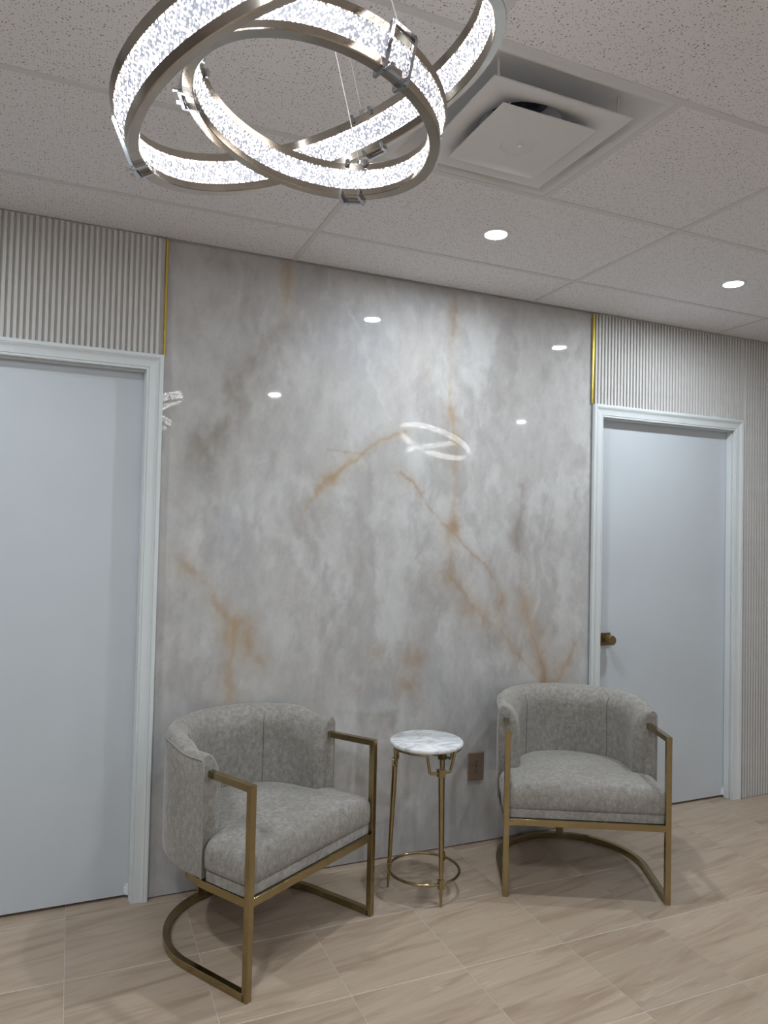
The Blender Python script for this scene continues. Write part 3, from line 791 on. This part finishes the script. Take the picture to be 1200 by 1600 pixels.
# ------------------------------------------------------------------ armchairs
def u_path(hw, y0, yc, n=40, z=0.0, yscale=1.0):
    """U open to the front: left end, round the back, right end"""
    p = [(-hw, y0 + (yc - y0) * k / 6, z) for k in range(6)]
    p += [(hw * math.cos(PI - PI * k / n), yc + yscale * hw * math.sin(PI * k / n), z) for k in range(n + 1)]
    p += [(hw, yc + (y0 - yc) * k / 6, z) for k in range(1, 7)]
    return p
def make_armchair():
    ch = empty('armchair')
    HX = 0.318; ARM = 0.658
    for s in (-1, 1):
        MB().box((s * HX - 0.011, -0.011, 0), (s * HX + 0.011, 0.011, ARM)).build('leg', M['brass'], ch, smooth=0, bevel=0.0012)
        arm = MB().sweep([(s * HX, 0.010, ARM - 0.011), (s * 0.301, 0.235, ARM - 0.011)], rect(0.022, 0.022)).build('armrest', M['brass'], ch, smooth=0, bevel=0.0012)
        MB().sweep([(s * 0.3015, 0.228, ARM - 0.011), (s * 0.301, 0.236, ARM - 0.011)], rect(0.030, 0.030)).build('collar', M['brass'], arm, smooth=0, bevel=0.001)
    # seat rail loop under the upholstery
    rail = [(-HX + 0.0, 0.0, 0.297)] + [(-HX, 0.06, 0.297)] + u_path(0.3175, 0.10, 0.19, 36, 0.297, 1.05) + [(HX, 0.06, 0.297), (HX, 0.0, 0.297)]
    MB().sweep(rail, rect(0.0204, 0.026), closed=True).build('seat_rail', M['brass'], ch, smooth=30, bevel=0.001)
    base = [(-HX, 0.0, 0.0125)] + u_path(HX, 0.05, 0.277, 44, 0.0125) + [(HX, 0.0, 0.0125)]
    MB().sweep(base, rect(0.022, 0.025)).build('floor_rail', M['brass'], ch, smooth=30, bevel=0.001)
    MB().box((-0.016, 0.578, 0.024), (0.016, 0.591, 0.318)).build('rear_post', M['brass'], ch, smooth=0, bevel=0.001)
    # shell
    hw, y0, yc = 0.334, 0.235, 0.287
    path = u_path(hw, y0, yc, 48)
    D = 0.094
    np_ = len(path)
    def shell_ring(i, end=0.0, endy=0.0):
        p = Vector(path[i])
        a = Vector(path[max(i - 1, 0)]); b = Vector(path[min(i + 1, np_ - 1)])
        t = (b - a).normalized(); inn = Vector((t.y, -t.x, 0))      # towards the seat
        y = p.y; wb = min(1, max(0, (y - 0.27) / 0.12)); wb = wb * wb * (3 - 2 * wb)
        zt = 0.692 + 0.020 * wb
        rb = 0.010 + 0.018 * wb
        prof = []
        for k in range(6):                                          # bottom outer roll
            f = k / 5 * PI / 2
            prof.append((rb * (1 - math.sin(f)) + 0.0, 0.314 + rb * (1 - math.cos(f))))
        prof[0] = (rb, 0.314)
        for k in range(1, 6): prof.append((0.0, 0.314 + rb + (zt - 0.314 - rb) * k / 5))
        prof.append((0.003, zt + 0.004))
        dd = D - end
        for k in range(1, 11):                                      # crown over to the inner face
            f = PI * k / 10
            if k <= 3:
                e = k / 3; prof.append((0.003 + 0.019 * e * dd / D, zt + 0.004 + (0.013 + 0.008 * wb) * math.sin(e * PI / 2)))
            else:
                a_ = PI / 2 * (k - 3) / 7; pk = 0.003 + 0.019 * dd / D
                prof.append((pk + (dd - pk) * math.sin(a_), zt + 0.017 + 0.008 * wb - (0.135 - 0.05 * wb) * (1 - math.cos(a_))))
        zi = prof[-1][1]
        for k in range(1, 7): prof.append((dd - 0.004 * math.sin(PI * k / 6) + 0.012 * k / 6 * 0, zi + (0.36 - zi) * k / 6))
        prof.append((dd, 0.318))
        return [(p.x + inn.x * d + 0, p.y + inn.y * d + endy, z) for d, z in prof]
    rings = []
    r = 0.042; E = 6
    def fside(i):
        ee = []
        for k in range(E, 0, -1):
            f = PI / 2 * k / E
            ee.append((r * (1 - math.cos(f)), -0.030 * math.sin(f)))
        return ee
    for end, ey in fside(0): rings.append(shell_ring(0, end, ey))
    for i in range(np_): rings.append(shell_ring(i))
    for end, ey in reversed(fside(0)): rings.append(shell_ring(np_ - 1, end, ey))
    shell = MB().loft(rings).build('backrest', M['fabric'], ch, smooth=75)
    # welt piping along the outer top edge and down both front edges
    pip = [(-hw, y0 - 0.030, 0.317), (-hw, y0 - 0.030, 0.45), (-hw, y0 - 0.030, 0.60), (-hw, y0 - 0.030, 0.686), (-hw, y0 - 0.024, 0.6935)]
    for i in range(np_):
        q = path[i]; wb = min(1, max(0, (q[1] - 0.27) / 0.12)); wb = wb * wb * (3 - 2 * wb)
        pip.append((q[0], q[1], 0.6945 + 0.020 * wb))
    pip += [(hw, y0 - 0.024, 0.6935), (hw, y0 - 0.030, 0.686), (hw, y0 - 0.030, 0.60), (hw, y0 - 0.030, 0.45), (hw, y0 - 0.030, 0.317)]
    MB().tube(pip, 0.0034, 8).build('piping', M['piping'], shell, smooth=60)
    # upright seams where the inner back panels meet
    for i in (17, np_ - 18):
        rg = shell_ring(i); pts = [Vector(p) for p in rg[18:30]]
        ctr = Vector((0, 0.25, 0))
        q = []
        for p in pts:
            dv = (ctr - p); dv.z = 0; q.append(p + dv.normalized() * 0.0004)
        MB().tube(q, 0.0016, 6).build('seam', M['seam'], shell, smooth=60)
    # seat: platform band and crowned T cushion
    def outline(ex=0.0):
        o = []
        fx, rc = 0.327 + ex, 0.030
        def arc(cx, cy, r, a0, a1, n):
            for k in range(n + 1):
                a = a0 + (a1 - a0) * k / n; o.append((cx + r * math.cos(a), cy + r * math.sin(a)))
        for k in range(8): o.append((-fx + rc + (2 * fx - 2 * rc) * k / 8, 0.000 - ex * 0.5))
        arc(fx - rc, rc - ex * 0.5, rc, -PI / 2, 0, 6)
        for k in range(1, 5): o.append((fx, rc + (0.185 - rc) * k / 5))
        arc(fx - 0.018, 0.185, 0.018, 0, PI / 2, 4)
        o.append((0.262, 0.215))
        for k in range(0, 25):
            a = PI * k / 24; o.append((0.252 * math.cos(a), 0.300 + 0.252 * math.sin(a)))
        o.append((-0.262, 0.215))
        arc(-fx + 0.018, 0.185, 0.018, PI / 2, PI, 4)
        for k in range(1, 5): o.append((-fx, 0.185 + (rc - 0.185) * k / 5))
        arc(-fx + rc, rc - ex * 0.5, rc, PI, 1.5 * PI, 6)
        o.pop()
        return o
    o0 = outline(-0.004); cx, cy = 0.0, 0.16
    def scaled(o, s, z, inset=0):
        res = []
        for x, y in o:
            dx, dy = x - cx, y - cy; L = math.hypot(dx, dy)
            f = s * max(0, L - inset) / L
            res.append((cx + dx * f, cy + dy * f, z(x, y, f) if callable(z) else z))
        return res
    MB().loft([scaled(o0, 1, 0.3115), scaled(o0, 1, 0.3425), scaled(o0, 1, 0.3455, 0.004), scaled(o0, 0.5, 0.3455), scaled(o0, 0.05, 0.3455)]).build('seat_platform', M['fabric'], ch, smooth=50)
    o1 = outline(0.0); rr = 0.038; zt = 0.437
    rings = [scaled(o1, 0.04, 0.3465), scaled(o1, 0.6, 0.3465), scaled(o1, 1, 0.347, 0.005), scaled(o1, 1, 0.350), scaled(o1, 1, 0.368, -0.004), scaled(o1, 1, zt - rr + 0.002, -0.004)]
    def crown(x, y, f):
        ux = (cx + (x - cx) * f) / 0.33; yy = cy + (y - cy) * f
        uy = (yy - 0.13) / 0.33
        return 0.022 * max(0, 1 - 0.85 * ux * ux) * max(0, 1 - 0.75 * uy * uy)
    for k in range(1, 7):
        a = PI / 2 * k / 6
        rings.append(scaled(o1, 1, lambda x, y, f, a=a: zt - rr * (1 - math.sin(a)) + crown(x, y, f) * math.sin(a) ** 2, rr * (1 - math.cos(a)) - 0.004 * math.cos(a)))
    for s in (0.72, 0.55, 0.38, 0.2, 0.05):
        rings.append(scaled(o1, s, lambda x, y, f: zt + crown(x, y, f)))
    cu_ = MB().loft(rings).build('seat_cushion', M['fabric'], ch, smooth=60)
    return ch
chair = make_armchair()
chair.location = (0.570, -0.5725, 0); chair.rotation_euler = (0, 0, math.atan2(0.341, 0.56))
tag(chair, 'grey beige barrel armchair with brass frame, angled right, left of the side table', 'armchair', 'barrel armchairs by the stone wall')
chair2 = copy_tree(chair)
chair2.location = (1.690, -0.607, 0); chair2.rotation_euler = (0, 0, math.atan2(-0.298, 0.587))
tag(chair2, 'grey beige barrel armchair with brass frame, right of the side table before the right door', 'armchair', 'barrel armchairs by the stone wall')

# ------------------------------------------------------------------ side table
tb = tag(empty('side_table', (1.12, -0.304, 0)), 'small round side table with white marble top on three brass legs', 'table')
TZ = 0.605
MB().lathe([(0, TZ - 0.018), (0.145, TZ - 0.018), (0.149, TZ - 0.015), (0.1505, TZ - 0.009), (0.149, TZ - 0.003), (0.145, TZ), (0, TZ)], 56).build('tabletop', M['wmarble'], tb, smooth=40, weld=True)['label'] = 'white marble top with grey veins'
RR = 0.140; zr = TZ - 0.0225; zd = 0.508
ang = [math.radians(a) for a in (150.8, 271.0, 31.0)]
rod = []
for a in sorted(x % (2 * PI) for x in ang):
    pass
sa = sorted(x % (2 * PI) for x in ang)
for k, a in enumerate(sa):
    for da, z in ((-0.47, zr), (-0.455, zr - 0.006), (-0.375, zd + 0.006), (-0.355, zd), (-0.2, zd), (0, zd), (0.2, zd), (0.355, zd), (0.375, zd + 0.006), (0.455, zr - 0.006), (0.47, zr)):
        r_ = RR - 0.012 * min(1, (zr - z) / 0.07)
        rod.append((r_ * math.cos(a + da), r_ * math.sin(a + da), z))
    nxt = sa[(k + 1) % 3] + (2 * PI if k == 2 else 0)
    a0, a1 = a + 0.47, nxt - 0.47
    for q in range(1, 10):
        an = a0 + (a1 - a0) * q / 10; rod.append((RR * math.cos(an), RR * math.sin(an), zr))
MB().tube(rod, 0.0056, 10, closed=True).build('top_rod', M['brass'], tb, smooth=60)
MB().tube([(0.143 * math.cos(2 * PI * k / 60), 0.143 * math.sin(2 * PI * k / 60), 0.085) for k in range(60)], 0.0058, 10, closed=True).build('foot_ring', M['brass'], tb, smooth=60)
for a in ang:
    ca, sa_ = math.cos(a), math.sin(a)
    def P3(r, z): return (r * ca, r * sa_, z)
    leg = MB().tube([P3(0.146, 0), P3(0.1440, 0.06), P3(0.1435, 0.066), P3(0.1435, 0.07), P3(0.142, 0.105), P3(0.142, 0.108), P3(0.1275, 0.500)],
                    [0.0045, 0.0068, 0.0070, 0.0072, 0.0078, 0.0082, 0.0112], 16).build('leg', M['brass'], tb, smooth=30)
    blk = MB().sweep([P3(0.1430, 0.066), P3(0.1418, 0.103)], rect(0.0215, 0.019), up=(ca, sa_, 0)).build('clamp', M['brass'], leg, smooth=0, bevel=0.001)
    MB().sweep([P3(0.1278, 0.494), P3(0.1272, 0.523)], rect(0.029, 0.024), up=(ca, sa_, 0)).build('bracket_block', M['brass'], leg, smooth=0, bevel=0.001)

# ------------------------------------------------------------------ wall outlet
ou = tag(empty('wall_outlet', (1.540, 0.010, 0.3585)), 'bronze duplex power outlet on the stone between table and right chair', 'outlet')
MB().loft([[(-0.043, 0, -0.065), (0.043, 0, -0.065), (0.043, 0, 0.065), (-0.043, 0, 0.065)], [(-0.043, -0.004, -0.065), (0.043, -0.004, -0.065), (0.043, -0.004, 0.065), (-0.043, -0.004, 0.065)],
           [(-0.040, -0.007, -0.062), (0.040, -0.007, -0.062), (0.040, -0.007, 0.062), (-0.040, -0.007, 0.062)]]).build('plate', M['outlet'], ou, smooth=0)
for s in (-1, 1):
    rc = MB().loft([[(0.0165 * math.copysign(abs(math.cos(t)) ** 0.7, math.cos(t)), y, s * 0.0195 + 0.0145 * math.copysign(abs(math.sin(t)) ** 0.6, math.sin(t))) for t in [2 * PI * k / 24 for k in range(24)]] for y in (-0.006, -0.0085)]).build('receptacle', M['outlet'], ou, smooth=0)
    sl = MB()
    for x, w, h in ((-0.0065, 0.0012, 0.0045), (0.0065, 0.0012, 0.0038)):
        sl.box((x - w, -0.0088, s * 0.0195 + 0.003 - h), (x + w, -0.008, s * 0.0195 + 0.003 + h))
    sl.box((-0.0022, -0.0088, s * 0.0195 - 0.0105), (0.0022, -0.008, s * 0.0195 - 0.006))
    sl.build('slots', M['outlet_dark'], rc, smooth=0)
MB().lathe([(0, 0), (0.0028, 0), (0.0035, 0.001), (0.0025, 0.0018), (0, 0.0018)], 12).build('screw', M['outlet_dark'], ou, loc=(0, -0.007, 0), weld=True).rotation_euler = (PI / 2, 0, 0)
